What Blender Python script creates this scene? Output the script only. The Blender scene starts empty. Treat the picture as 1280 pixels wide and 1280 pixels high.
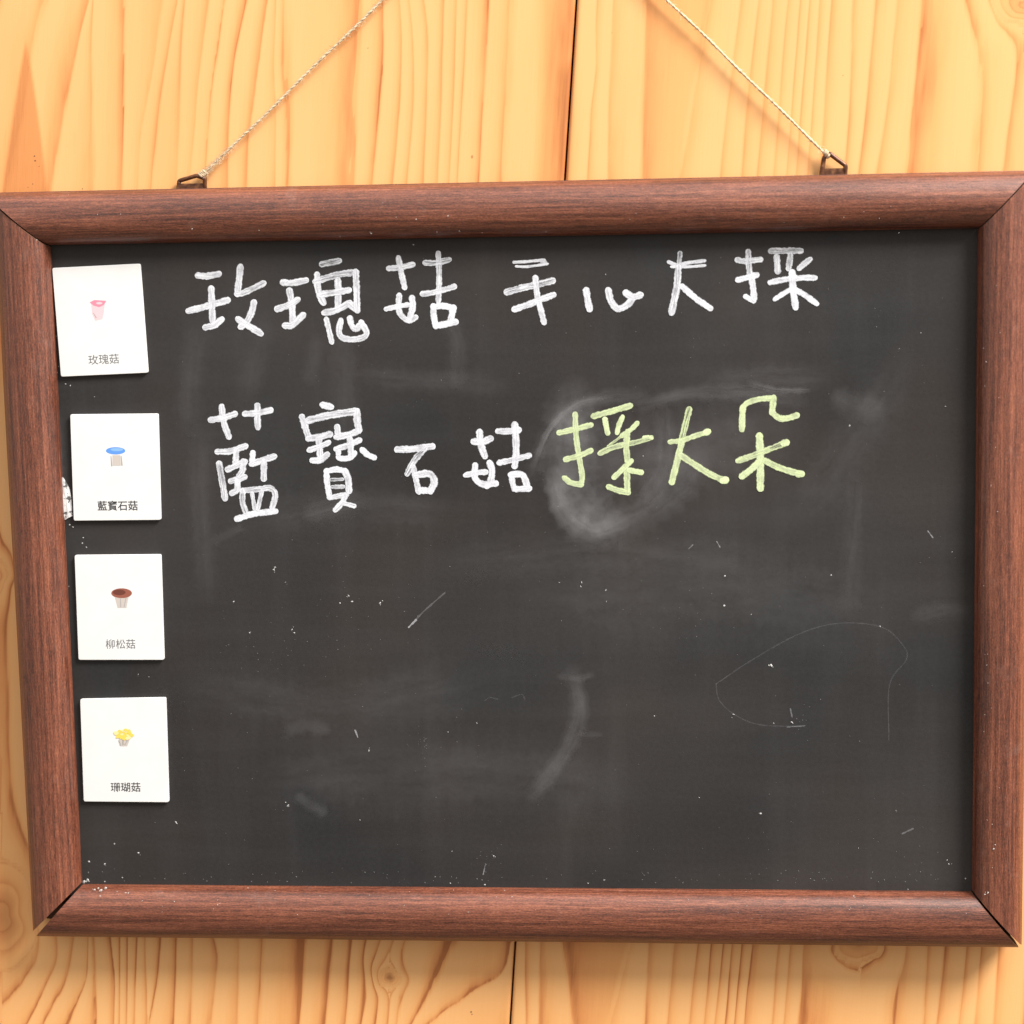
import bpy, bmesh, math, random
import numpy as np
from mathutils import Vector, Euler

random.seed(7)
rng = np.random.default_rng(7)
scene = bpy.context.scene

# ------------------------------------------------------------------ camera
CAM_LOC = (0.08245, -1.05552, 0.15341)
CAM_ROT = (1.458142, 0.017996, 0.074974)
cam_data = bpy.data.cameras.new("camera")
cam_data.sensor_width = 36.0
cam_data.lens = 36.0 * 2300.0 / 1280.0
cam_data.clip_start = 0.01
cam_data.clip_end = 50.0
cam = bpy.data.objects.new("camera", cam_data)
cam.location = CAM_LOC
cam.rotation_euler = CAM_ROT
scene.collection.objects.link(cam)
scene.camera = cam
cam_data.dof.use_dof = True
cam_data.dof.focus_distance = 1.075
cam_data.dof.aperture_fstop = 5.0

# ------------------------------------------------------------------ light
world = bpy.data.worlds.new("World")
scene.world = world
world.use_nodes = True
bg = world.node_tree.nodes["Background"]
# pale daylight from above, dim warm light from the ground below the horizon
wt = world.node_tree
w_co = wt.nodes.new("ShaderNodeTexCoord")
w_sep = wt.nodes.new("ShaderNodeSeparateXYZ")
w_map = wt.nodes.new("ShaderNodeMapRange")
w_map.inputs["From Min"].default_value = -1.0
w_map.inputs["From Max"].default_value = 1.0
w_ramp = wt.nodes.new("ShaderNodeValToRGB")
w_cr = w_ramp.color_ramp           # overcast: brightest overhead, dimmer at the horizon
w_cr.elements.new(.36)
w_cr.elements.new(.52)
for w_e, w_p, w_c in zip(w_cr.elements, (0.0, .34, .53, 1.0), ((.17, .135, .105), (.19, .15, .115), (.36, .35, .335), (1.0, .985, .965))):
    w_e.position = w_p
    w_e.color = (*w_c, 1)
wt.links.new(w_co.outputs["Generated"], w_sep.inputs[0])
wt.links.new(w_sep.outputs[2], w_map.inputs[0])
wt.links.new(w_map.outputs[0], w_ramp.inputs[0])
wt.links.new(w_ramp.outputs[0], bg.inputs[0])
bg.inputs[1].default_value = 1.75
scene.cycles.transparent_max_bounces = 32

key_data = bpy.data.lights.new("ceiling_lamp", 'AREA')
key_data.shape = 'DISK'
key_data.size = 1.9
key_data.energy = 610
key_data.color = (1.0, 0.965, 0.91)
key = bpy.data.objects.new("ceiling_lamp", key_data)
key.location = (3.05, -2.0, 3.55)
key.rotation_euler = (Vector((0, 0, 0)) - key.location).to_track_quat('-Z', 'Y').to_euler()
scene.collection.objects.link(key)

vs = scene.view_settings
vs.view_transform = 'Standard'
vs.look = 'None'
vs.exposure = 0.0
vs.gamma = 1.0
vs.use_curve_mapping = False

# ------------------------------------------------------------------ helpers
R3 = np.array(Euler(CAM_ROT, 'XYZ').to_matrix())
CL = np.array(CAM_LOC)
FPX = 2300.0


def P(u, v, y=0.0):
    """measurement taken in the 1280 px photograph -> point on the plane at depth y (metres)"""
    d = R3 @ np.array([(u - 640) / FPX, (640 - v) / FPX, -1.0])
    t = (y - CL[1]) / d[1]
    p = CL + d * t
    return float(p[0]), float(y), float(p[2])


def unproject(xyz):
    c = (np.asarray(xyz) - CL) @ R3
    return 640 + FPX * c[:, 0] / -c[:, 2], 640 - FPX * c[:, 1] / -c[:, 2]


COL = scene.collection


def empty(name, loc, label=None, cat=None, group=None):
    o = bpy.data.objects.new(name, None)
    o.location = loc
    o.empty_display_size = 0.02
    COL.objects.link(o)
    tag(o, label, cat, group)
    return o


def tag(o, label=None, cat=None, group=None, kind=None):
    if label: o["label"] = label
    if cat: o["category"] = cat
    if group: o["group"] = group
    if kind: o["kind"] = kind
    return o


def origin_of(o):
    v = Vector((0, 0, 0))
    while o is not None:
        v += o.location
        o = o.parent
    return v


def mesh_obj(name, verts, faces, mat, parent=None, smooth=False, loc=None):
    """verts in world metres; the object's own origin is loc (or the parent's)"""
    base = origin_of(parent) if parent else Vector((0, 0, 0))
    o_loc = Vector(loc) if loc is not None else base
    me = bpy.data.meshes.new(name)
    me.from_pydata([(v[0] - o_loc[0], v[1] - o_loc[1], v[2] - o_loc[2]) for v in verts], [], faces)
    me.update()
    if smooth:
        me.polygons.foreach_set("use_smooth", [True] * len(me.polygons))
    me.materials.append(mat)
    o = bpy.data.objects.new(name, me)
    COL.objects.link(o)
    if parent:
        o.parent = parent
    o.location = o_loc - base
    return o


class NT:
    def __init__(self, name):
        self.m = bpy.data.materials.new(name)
        self.m.use_nodes = True
        self.t = self.m.node_tree
        self.b = self.t.nodes["Principled BSDF"]
        self.out = self.t.nodes["Material Output"]

    def n(self, kind, **kw):
        nd = self.t.nodes.new(kind)
        for k, v in kw.items():
            setattr(nd, k, v)
        return nd

    def l(self, a, b):
        self.t.links.new(a, b)

    def val(self, sock, v):
        if isinstance(v, (int, float, tuple)):
            sock.default_value = v
        else:
            self.l(v, sock)

    def math(self, op, a, b=0.0, clamp=False):
        nd = self.n("ShaderNodeMath", operation=op, use_clamp=clamp)
        self.val(nd.inputs[0], a)
        self.val(nd.inputs[1], b)
        return nd.outputs[0]

    def noise(self, vec, scale=1.0, detail=3.0, rough=0.5):
        nd = self.n("ShaderNodeTexNoise")
        nd.inputs["Scale"].default_value = scale
        nd.inputs["Detail"].default_value = detail
        nd.inputs["Roughness"].default_value = rough
        if vec is not None:
            self.l(vec, nd.inputs["Vector"])
        return nd.outputs["Fac"]

    def scaled(self, vec, s):
        nd = self.n("ShaderNodeMapping")
        nd.inputs["Scale"].default_value = s
        self.l(vec, nd.inputs["Vector"])
        return nd.outputs[0]

    def ramp(self, fac, stops, interp='LINEAR'):
        nd = self.n("ShaderNodeValToRGB")
        cr = nd.color_ramp
        cr.interpolation = interp
        while len(cr.elements) < len(stops):
            cr.elements.new(0.5)
        for e, (p, c) in zip(cr.elements, stops):
            e.position = p
            e.color = (c, c, c, 1) if isinstance(c, (int, float)) else (*c, 1)
        self.l(fac, nd.inputs[0])
        return nd.outputs[0]

    def mix(self, fac, a, b, mode='MIX'):
        nd = self.n("ShaderNodeMix", data_type='RGBA', blend_type=mode)
        self.val(nd.inputs[0], fac)
        for s, v in ((nd.inputs[6], a), (nd.inputs[7], b)):
            if isinstance(v, tuple):
                s.default_value = (*v, 1) if len(v) == 3 else v
            else:
                self.l(v, s)
        return nd.outputs[2]

    def bump(self, h, strength, dist):
        nd = self.n("ShaderNodeBump")
        nd.inputs["Strength"].default_value = strength
        nd.inputs["Distance"].default_value = dist
        self.l(h, nd.inputs["Height"])
        self.l(nd.outputs[0], self.b.inputs["Normal"])

    def attr(self, name):
        return self.n("ShaderNodeAttribute", attribute_name=name)

    def coord(self):
        return self.n("ShaderNodeTexCoord").outputs["Object"]


def tube(path, r, sides=8, closed=False):
    pts = [np.array(p, float) for p in path]
    n = len(pts)
    verts, faces = [], []
    ref = np.array([0.0, 1.0, 0.0])
    for i, p in enumerate(pts):
        a = pts[(i - 1) % n] if (closed or i > 0) else p
        b = pts[(i + 1) % n] if (closed or i < n - 1) else p
        t = b - a
        t /= np.linalg.norm(t) + 1e-12
        x = np.cross(t, ref)
        if np.linalg.norm(x) < 1e-4:
            x = np.cross(t, np.array([1.0, 0, 0]))
        x /= np.linalg.norm(x)
        z = np.cross(t, x)
        rr = r[i] if isinstance(r, (list, np.ndarray)) else r
        for k in range(sides):
            a_ = 2 * math.pi * k / sides
            verts.append(tuple(p + rr * (math.cos(a_) * x + math.sin(a_) * z)))
    m = n if closed else n - 1
    for i in range(m):
        for k in range(sides):
            a0, a1 = i * sides + k, i * sides + (k + 1) % sides
            b0, b1 = ((i + 1) % n) * sides + k, ((i + 1) % n) * sides + (k + 1) % sides
            faces.append((a0, a1, b1, b0))
    if not closed:
        faces.append(tuple(reversed(range(sides))))
        faces.append(tuple((n - 1) * sides + k for k in range(sides)))
    return verts, faces


def plain(name, col, rough=0.5, metal=0.0, spec=0.5):
    k = NT(name)
    k.b.inputs["Base Color"].default_value = (*col, 1)
    k.b.inputs["Roughness"].default_value = rough
    k.b.inputs["Metallic"].default_value = metal
    k.b.inputs["Specular IOR Level"].default_value = spec
    return k.m


# ------------------------------------------------------------------ materials
def mat_pine():
    k = NT("varnished_pine")
    uv = k.n("ShaderNodeUVMap", uv_map="grain").outputs[0]        # u across, v along, metres
    ring = k.attr("ring").outputs["Fac"]
    late = k.attr("late").outputs["Fac"]
    patch = k.attr("patch").outputs["Fac"]
    wob = k.noise(k.scaled(uv, (60, 7, 1)), 1.0, 3.0, .55)
    wob2 = k.noise(k.scaled(uv, (260, 14, 1)), 1.0, 2.0, .5)
    s = k.math('ADD', ring, k.math('MULTIPLY', k.math('SUBTRACT', wob, .5), .46))
    s = k.math('ADD', s, k.math('MULTIPLY', k.math('SUBTRACT', wob2, .5), .10))
    f = k.math('FRACT', s)
    band = k.ramp(f, [(0.0, .55), (.07, .16), (.12, .02), (.42, .07), (.70, .30), (.87, .72), (.955, 1.0), (1.0, .85)])
    band = k.math('MULTIPLY', band, late)
    vary = k.noise(k.scaled(uv, (45, 9, 1)), 1.0, 3.0, .6)          # rings swell and fade along the board
    band = k.math('MULTIPLY', band, k.ramp(vary, [(.30, .45), (.70, 1.15)]))
    fine = k.noise(k.scaled(uv, (900, 12, 1)), 1.0, 3.0, .6)
    broad = k.noise(k.scaled(uv, (22, 2.5, 1)), 1.0, 2.0, .5)
    amt = k.math('ADD', band, k.math('MULTIPLY', k.math('SUBTRACT', broad, .5), .45))
    amt = k.math('ADD', amt, k.math('MULTIPLY', k.math('SUBTRACT', fine, .5), .16))
    amt = k.math('ADD', amt, patch)
    pore = k.noise(k.scaled(uv, (2200, 55, 1)), 1.0, 2.0, .5)
    amt = k.math('ADD', amt, k.math('MULTIPLY', k.ramp(pore, [(.60, 0.0), (.72, 1.0)]), .10))
    col = k.ramp(amt, [(0.0, (.785, .428, .174)), (.35, (.745, .362, .130)), (.75, (.63, .258, .085)), (1.0, (.42, .145, .044))])
    core = k.attr("core").outputs["Fac"]
    col = k.mix(k.math('MULTIPLY', core, 1.0, True), col, (.30, .12, .045))
    # scattered dark pin specks
    vor = k.n("ShaderNodeTexVoronoi")
    vor.inputs["Scale"].default_value = 1.0
    k.l(k.scaled(uv, (38, 26, 1)), vor.inputs["Vector"])
    sp = k.math('LESS_THAN', vor.outputs["Distance"], .028)
    pick = k.n("ShaderNodeSeparateColor")
    k.l(vor.outputs["Color"], pick.inputs[0])
    sp = k.math('MULTIPLY', sp, k.math('GREATER_THAN', pick.outputs[0], .82))
    col = k.mix(k.math('MULTIPLY', sp, .55), col, (.22, .09, .03))
    k.l(col, k.b.inputs["Base Color"])
    k.b.inputs["Roughness"].default_value = .42
    k.b.inputs["Specular IOR Level"].default_value = .35
    k.bump(k.math('ADD', k.math('MULTIPLY', fine, .5), k.math('MULTIPLY', band, .5)), .12, .0006)
    return k.m


def mat_frame():
    k = NT("mahogany_foil")
    uv = k.n("ShaderNodeUVMap", uv_map="grain").outputs[0]        # u along, v across, metres
    long1 = k.noise(k.scaled(uv, (14, 520, 1)), 1.0, 4.0, .6)
    fleck = k.noise(k.scaled(uv, (150, 1900, 1)), 1.0, 3.0, .65)
    broad = k.noise(k.scaled(uv, (5, 90, 1)), 1.0, 2.0, .5)
    pores = k.noise(k.scaled(uv, (700, 1600, 1)), 1.0, 2.0, .6)
    amt = k.math('ADD', k.math('MULTIPLY', long1, .48), k.math('MULTIPLY', fleck, .40))
    amt = k.math('ADD', amt, k.math('MULTIPLY', broad, .20))
    amt = k.math('ADD', amt, k.math('MULTIPLY', pores, .30))
    col = k.ramp(amt, [(.50, (.022, .007, .004)), (.62, (.076, .021, .011)), (.73, (.168, .050, .025)), (.86, (.31, .105, .055))])
    # worn pale bloom of chalk dust
    dust = k.noise(k.scaled(k.coord(), (70, 70, 70)), 1.0, 5.0, .7)
    dust = k.ramp(dust, [(.58, 0.0), (.85, .16)])
    col = k.mix(dust, col, (.42, .30, .26))
    k.l(col, k.b.inputs["Base Color"])
    k.l(k.ramp(fleck, [(.3, .33), (.7, .48)]), k.b.inputs["Roughness"])
    k.b.inputs["Specular IOR Level"].default_value = .7
    k.bump(k.math('ADD', fleck, pores), .22, .0003)
    return k.m


def mat_board():
    k = NT("blackboard_paint")
    co = k.coord()
    big = k.noise(k.scaled(co, (5, 5, 5)), 1.0, 3.0, .55)
    wipe = k.noise(k.scaled(co, (6, 1, 60)), 1.0, 4.0, .6)
    fall = k.noise(k.scaled(co, (55, 1, 5)), 1.0, 3.0, .55)
    mott = k.noise(k.scaled(co, (420, 420, 420)), 1.0, 3.0, .7)
    chalk = k.math('ADD', k.math('MULTIPLY', k.ramp(big, [(.35, 0.0), (.7, 1.0)]), .016),
                   k.math('MULTIPLY', k.ramp(wipe, [(.45, 0.0), (.75, 1.0)]), .006))
    chalk = k.math('ADD', chalk, k.math('MULTIPLY', k.ramp(fall, [(.5, 0.0), (.8, 1.0)]), .007))
    chalk = k.math('ADD', chalk, k.math('MULTIPLY', mott, .017))
    hue = k.ramp(k.noise(k.scaled(co, (9, 9, 9)), 1.0, 2.0, .5), [(.35, (.0125, .0120, .0125)), (.65, (.0190, .0140, .0118))])
    col = k.mix(chalk, hue, (.75, .75, .76))
    k.l(col, k.b.inputs["Base Color"])
    k.b.inputs["Roughness"].default_value = .62
    k.b.inputs["Specular IOR Level"].default_value = .24
    k.bump(mott, .25, .0002)
    return k.m


def mat_chalk(name, col, col2):
    """liquid chalk laid in streaks: opaque at the rims, thin where the stroke ran dry"""
    k = NT(name)
    uv = k.n("ShaderNodeUVMap", uv_map="stroke").outputs[0]       # u along in mm, v across -1..1
    sep = k.n("ShaderNodeSeparateXYZ")
    k.l(uv, sep.inputs[0])
    across = k.math('ABSOLUTE', sep.outputs[1])
    dry = k.attr("dry").outputs["Fac"]
    dens = k.attr("cover").outputs["Fac"]
    streak = k.noise(k.scaled(uv, (.10, 2.6, 1)), 1.0, 3.0, .6)
    grit = k.noise(k.scaled(k.coord(), (1300, 1300, 1300)), 1.0, 3.0, .7)
    edge_n = k.noise(k.scaled(k.coord(), (700, 700, 700)), 1.0, 3.0, .7)
    core = k.ramp(across, [(0.0, 1.0), (.45, .85), (.78, .12), (1.0, 0.0)])
    loss = k.math('MULTIPLY', k.ramp(streak, [(.34, 0.0), (.60, 1.0)]), core)
    loss = k.math('MULTIPLY', loss, dry)
    loss = k.math('ADD', loss, k.math('MULTIPLY', k.ramp(grit, [(.52, 0.0), (.80, 1.0)]), .38))
    alpha = k.math('SUBTRACT', 1.0, loss, True)
    rim = k.math('ADD', across, k.math('MULTIPLY', k.math('SUBTRACT', edge_n, .5), .60))
    alpha = k.math('MULTIPLY', alpha, k.ramp(rim, [(.72, 1.0), (1.02, 0.0)]))
    press = k.noise(k.scaled(uv, (.16, .35, 1)), 1.0, 2.0, .5)      # uneven pressure along the stroke
    alpha = k.math('MULTIPLY', alpha, k.ramp(press, [(.25, .66), (.48, 1.0)]))
    alpha = k.math('MULTIPLY', alpha, dens, True)
    k.l(alpha, k.b.inputs["Alpha"])
    k.l(k.mix(k.ramp(streak, [(.35, 0.0), (.65, 1.0)]), col, col2), k.b.inputs["Base Color"])
    k.b.inputs["Roughness"].default_value = .9
    k.b.inputs["Specular IOR Level"].default_value = .1
    return k.m


def mat_smear():
    k = NT("rubbed_chalk_dust")
    uv = k.n("ShaderNodeUVMap", uv_map="stroke").outputs[0]
    sep = k.n("ShaderNodeSeparateXYZ")
    k.l(uv, sep.inputs[0])
    across = k.math('ABSOLUTE', sep.outputs[1])
    dens = k.attr("cover").outputs["Fac"]
    dry = k.attr("dry").outputs["Fac"]
    streak = k.noise(k.scaled(uv, (.025, 2.2, 1)), 1.0, 4.0, .65)
    cloud = k.noise(k.scaled(k.coord(), (60, 60, 60)), 1.0, 4.0, .6)
    a = k.ramp(across, [(0.0, 1.0), (.35, .8), (.75, .25), (1.0, 0.0)], 'EASE')
    a = k.math('MULTIPLY', a, k.mix(dry, k.ramp(cloud, [(.30, .15), (.70, 1.0)]), k.ramp(streak, [(.32, .05), (.72, 1.0)])))
    a = k.math('MULTIPLY', a, k.math('MULTIPLY', dens, .60), True)
    k.l(a, k.b.inputs["Alpha"])
    k.b.inputs["Base Color"].default_value = (.72, .72, .75, 1)
    k.b.inputs["Roughness"].default_value = .95
    k.b.inputs["Specular IOR Level"].default_value = .1
    return k.m


def mat_cord():
    k = NT("cotton_twine")
    n = k.noise(k.scaled(k.coord(), (900, 900, 900)), 1.0, 3.0, .6)
    k.l(k.ramp(n, [(.3, (.46, .34, .21)), (.7, (.68, .57, .40))]), k.b.inputs["Base Color"])
    k.b.inputs["Roughness"].default_value = .9
    return k.m


def mat_ring():
    k = NT("bronzed_wire")
    n = k.noise(k.scaled(k.coord(), (350, 350, 350)), 1.0, 3.0, .6)
    k.l(k.ramp(n, [(.35, (.060, .022, .010)), (.60, (.15, .060, .026)), (.75, (.30, .15, .07))]), k.b.inputs["Base Color"])
    k.b.inputs["Metallic"].default_value = .35
    k.b.inputs["Roughness"].default_value = .42
    return k.m


def mat_card():
    k = NT("white_laminate")
    n = k.noise(k.scaled(k.coord(), (60, 60, 60)), 1.0, 4.0, .6)
    k.l(k.ramp(n, [(.3, (.70, .70, .695)), (.7, (.75, .75, .745))]), k.b.inputs["Base Color"])
    k.b.inputs["Roughness"].default_value = .38
    return k.m


def mat_scrap():
    k = NT("torn_paper")
    n = k.noise(k.scaled(k.coord(), (330, 330, 330)), 1.0, 3.0, .6)
    k.l(k.ramp(n, [(.40, (.10, .10, .10)), (.48, (.72, .72, .72)), (.7, (.80, .80, .80))]), k.b.inputs["Base Color"])
    k.b.inputs["Roughness"].default_value = .8
    return k.m


M = dict(
    pine=mat_pine(), frame=mat_frame(), board=mat_board(),
    white=mat_chalk("white_chalk", (.77, .785, .83), (.67, .685, .745)),
    green=mat_chalk("yellow_green_chalk", (.58, .68, .36), (.62, .70, .46)),
    smear=mat_smear(), cord=mat_cord(), ring=mat_ring(), card=mat_card(), scrap=mat_scrap(),
    cut=plain("cut_mitre", (.16, .085, .05), .7), back=plain("hardboard_back", (.12, .07, .04), .8),
    dark=plain("dark_backing", (.09, .038, .016), .9), steel=plain("nail_steel", (.45, .44, .42), .35, 1.0),
    ink=plain("print_black", (.045, .045, .05), .5), inkgrey=plain("print_grey", (.13, .13, .14), .5),
    pink=plain("print_pink", (.82, .23, .32), .5), palepink=plain("print_pale_pink", (.80, .52, .56), .5),
    blue=plain("print_blue", (.10, .28, .72), .5), lightblue=plain("print_light_blue", (.22, .42, .78), .5),
    brown=plain("print_brown", (.13, .035, .022), .5), midbrown=plain("print_mid_brown", (.27, .085, .055), .5),
    line=plain("print_line_grey", (.36, .34, .34), .5), cream=plain("print_cream", (.52, .47, .43), .5),
    yellow=plain("print_yellow", (.78, .58, .10), .5), paleyellow=plain("print_pale_yellow", (.78, .68, .32), .5),
)

# ------------------------------------------------------------------ plank wall
WALL_Y = 0.0165
S0, S1 = P(720.5, 0, WALL_Y), P(637.5, 1280, WALL_Y)
ALONG = np.array([S0[0] - S1[0], 0, S0[2] - S1[2]])
ALONG /= np.linalg.norm(ALONG)
ACROSS = np.array([ALONG[2], 0, -ALONG[0]])
SEAM = np.array([(S0[0] + S1[0]) / 2, WALL_Y, (S0[2] + S1[2]) / 2])

# growth-ring edges seen above and below the board: (x, y) measurements, ring strength
TOP_L = [
    (.75, [(112, 0), (97, 50), (82, 140), (62, 235)]), (.6, [(117, 0), (114, 40), (117, 120), (118, 235)]),
    (.9, [(155, 0), (155, 120), (153, 235)]), (.35, [(205, 0), (185, 125), (175, 165), (172, 235)]),
    (.55, [(222, 0), (200, 120), (190, 235)]), (.6, [(231, 0), (226, 50), (224, 140), (219, 235)]),
    (.45, [(261, 0), (248, 100), (235, 235)]), (.4, [(280, 0), (262, 120), (255, 235)]),
    (.8, [(310, 0), (296, 60), (286, 140), (284, 235)]), (.8, [(335, 0), (320, 110), (310, 175), (309, 235)]),
    (.5, [(345, 0), (342, 100), (345, 140), (343, 235)]), (.55, [(354, 0), (351, 95), (358, 125), (358, 235)]),
    (.75, [(452, 0), (451, 50), (445, 110), (442, 235)]), (.9, [(479, 0), (480, 75), (475, 140), (465, 235)]),
    (.7, [(500, 0), (504, 50), (500, 140), (492, 235)]), (.55, [(512, 0), (517, 50), (517, 140), (510, 235)]),
    (.65, [(530, 0), (536, 38), (535, 140), (530, 235)]), (.55, [(555, 0), (553, 100), (547, 235)]),
    (.6, [(571, 0), (568, 120), (562, 235)]), (.6, [(584, 0), (578, 120), (572, 235)]),
    (.85, [(612, 0), (605, 110), (599, 235)]), (.6, [(638, 0), (633, 110), (628, 235)]),
    (.85, [(722, 0), (707, 235)]),
]
BOT_L = [
    (.5, [(58, 1165), (66, 1200), (52, 1230), (30, 1280)]), (.55, [(90, 1170), (80, 1220), (52, 1280)]),
    (.6, [(110, 1170), (108, 1225), (82, 1280)]), (.9, [(115, 1170), (117, 1225), (119, 1280)]),
    (.6, [(138, 1170), (144, 1225), (142, 1280)]), (.6, [(150, 1170), (149, 1280)]), (.6, [(160, 1170), (158, 1280)]),
    (.7, [(172, 1170), (168, 1280)]), (.5, [(182, 1170), (185, 1280)]), (.6, [(202, 1170), (197, 1225), (185, 1280)]),
    (.7, [(222, 1170), (217, 1280)]), (.6, [(242, 1170), (238, 1280)]), (.6, [(268, 1170), (274, 1195), (262, 1280)]),
    (.45, [(300, 1170), (296, 1280)]), (.4, [(326, 1170), (322, 1280)]), (.75, [(383, 1170), (374, 1280)]),
    (.6, [(415, 1170), (405, 1280)]), (.8, [(440, 1170), (432, 1280)]), (.7, [(461, 1170), (455, 1200), (462, 1225), (453, 1280)]),
    (.6, [(478, 1170), (464, 1215), (475, 1240), (470, 1280)]), (.5, [(494, 1170), (482, 1200), (488, 1245), (485, 1280)]),
    (.45, [(509, 1170), (500, 1190), (499, 1245), (497, 1280)]), (.7, [(570, 1170), (545, 1220), (515, 1280)]),
    (.7, [(640, 1170), (632, 1215), (590, 1240), (535, 1280)]), (.4, [(650, 1170), (645, 1280)]),
]
TOP_R = [   # sharp edge on the left, dark fading to the right
    (.7, [(720, 0), (706, 235)]), (.55, [(746, 0), (744, 60), (747, 97), (739, 120), (737, 175), (733, 235)]),
    (.65, [(768, 0), (765, 50), (760, 120), (760, 235)]), (.55, [(805, 0), (804, 100), (800, 150), (802, 235)]),
    (.45, [(890, 0), (880, 65), (867, 112), (860, 160), (848, 235)]), (.55, [(925, 0), (912, 100), (897, 235)]),
    (.55, [(949, 0), (935, 120), (925, 235)]), (.5, [(966, 0), (955, 140), (945, 235)]), (.5, [(985, 0), (965, 235)]),
    (.5, [(1000, 0), (981, 235)]), (.5, [(1012, 0), (993, 235)]), (.5, [(1025, 0), (1007, 235)]),
    (.5, [(1040, 0), (1025, 190), (1020, 235)]), (.75, [(1067, 0), (1058, 190), (1053, 235)]),
    (.8, [(1095, 0), (1083, 120), (1070, 235)]), (.6, [(1122, 0), (1112, 100), (1090, 235)]),
    (.85, [(1155, 0), (1145, 100), (1128, 235)]), (.6, [(1222, 0), (1230, 50), (1221, 235)]),
    (.8, [(1285, 0), (1265, 120), (1250, 235)]), (.6, [(1330, 0), (1310, 235)]), (.6, [(1370, 0), (1350, 235)]),
]
BOT_R = [
    (.4, [(640, 1170), (634, 1280)]), (.45, [(655, 1170), (657, 1280)]), (.5, [(675, 1170), (673, 1280)]),
    (.45, [(704, 1170), (716, 1280)]), (.3, [(790, 1170), (762, 1280)]), (.5, [(812, 1170), (805, 1280)]),
    (.5, [(845, 1170), (835, 1280)]), (.5, [(873, 1170), (860, 1280)]), (.6, [(890, 1170), (880, 1280)]),
    (.6, [(905, 1170), (893, 1280)]), (.6, [(916, 1170), (906, 1280)]), (.6, [(928, 1170), (918, 1280)]),
    (.5, [(942, 1170), (931, 1280)]), (.5, [(975, 1170), (965, 1280)]), (.5, [(990, 1170), (980, 1280)]),
    (.6, [(1008, 1170), (997, 1280)]), (.4, [(1128, 1170), (1118, 1280)]), (.5, [(1160, 1170), (1155, 1280)]),
    (.6, [(1180, 1170), (1170, 1280)]), (.6, [(1208, 1170), (1198, 1280)]), (.5, [(1228, 1170), (1218, 1280)]),
    (.5, [(1250, 1170), (1242, 1280)]), (.5, [(1285, 1170), (1278, 1280)]),
]
# knots: centre, radii, ring spacing, darkness of the core
KNOTS = [(2, 1146, 40, 58, 15, .42), (487, 1222, 12, 10, 3.5, .95), (1280, 6, 34, 24, 10, .18), (1075, 1178, 28, 22, 17, .22), (-6, 722, 13, 20, 6, .15)]


def rings_at(lines, u, v):
    """ring number and strength at photo measurement (u, v) from traced ring edges"""
    rows = []
    for _, pts in lines:
        yy = np.linspace(pts[0][1], pts[-1][1], 60)
        xx = np.interp(yy, [p[1] for p in pts], [p[0] for p in pts])
        for _k in range(5):          # round the corners of the traced line
            xx[1:-1] = (xx[:-2] + 2 * xx[1:-1] + xx[2:]) / 4
        for _k in range(3):
            xx[3:-3] = (xx[:-6] + xx[3:-3] + xx[6:]) / 3
        rows.append(np.interp(v, yy, xx))
    ys = np.stack(rows)
    n = len(lines)
    s = np.zeros_like(u)
    amp = np.zeros_like(u)
    lo = ys[0]
    s = np.where(u <= lo, (u - lo) / 55.0, s)
    st = np.array([l[0] for l in lines])
    amp = np.where(u <= lo, st[0], amp)
    for i in range(n - 1):
        a, b = ys[i], ys[i + 1]
        m = (u > a) & (u <= b)
        s = np.where(m, i + (u - a) / np.maximum(b - a, 2.0), s)
        amp = np.where(m, i, amp) if False else np.where(m, -1 - i, amp)
    hi = ys[-1]
    s = np.where(u > hi, n - 1 + (u - hi) / 40.0, s)
    return s, st, n


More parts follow.
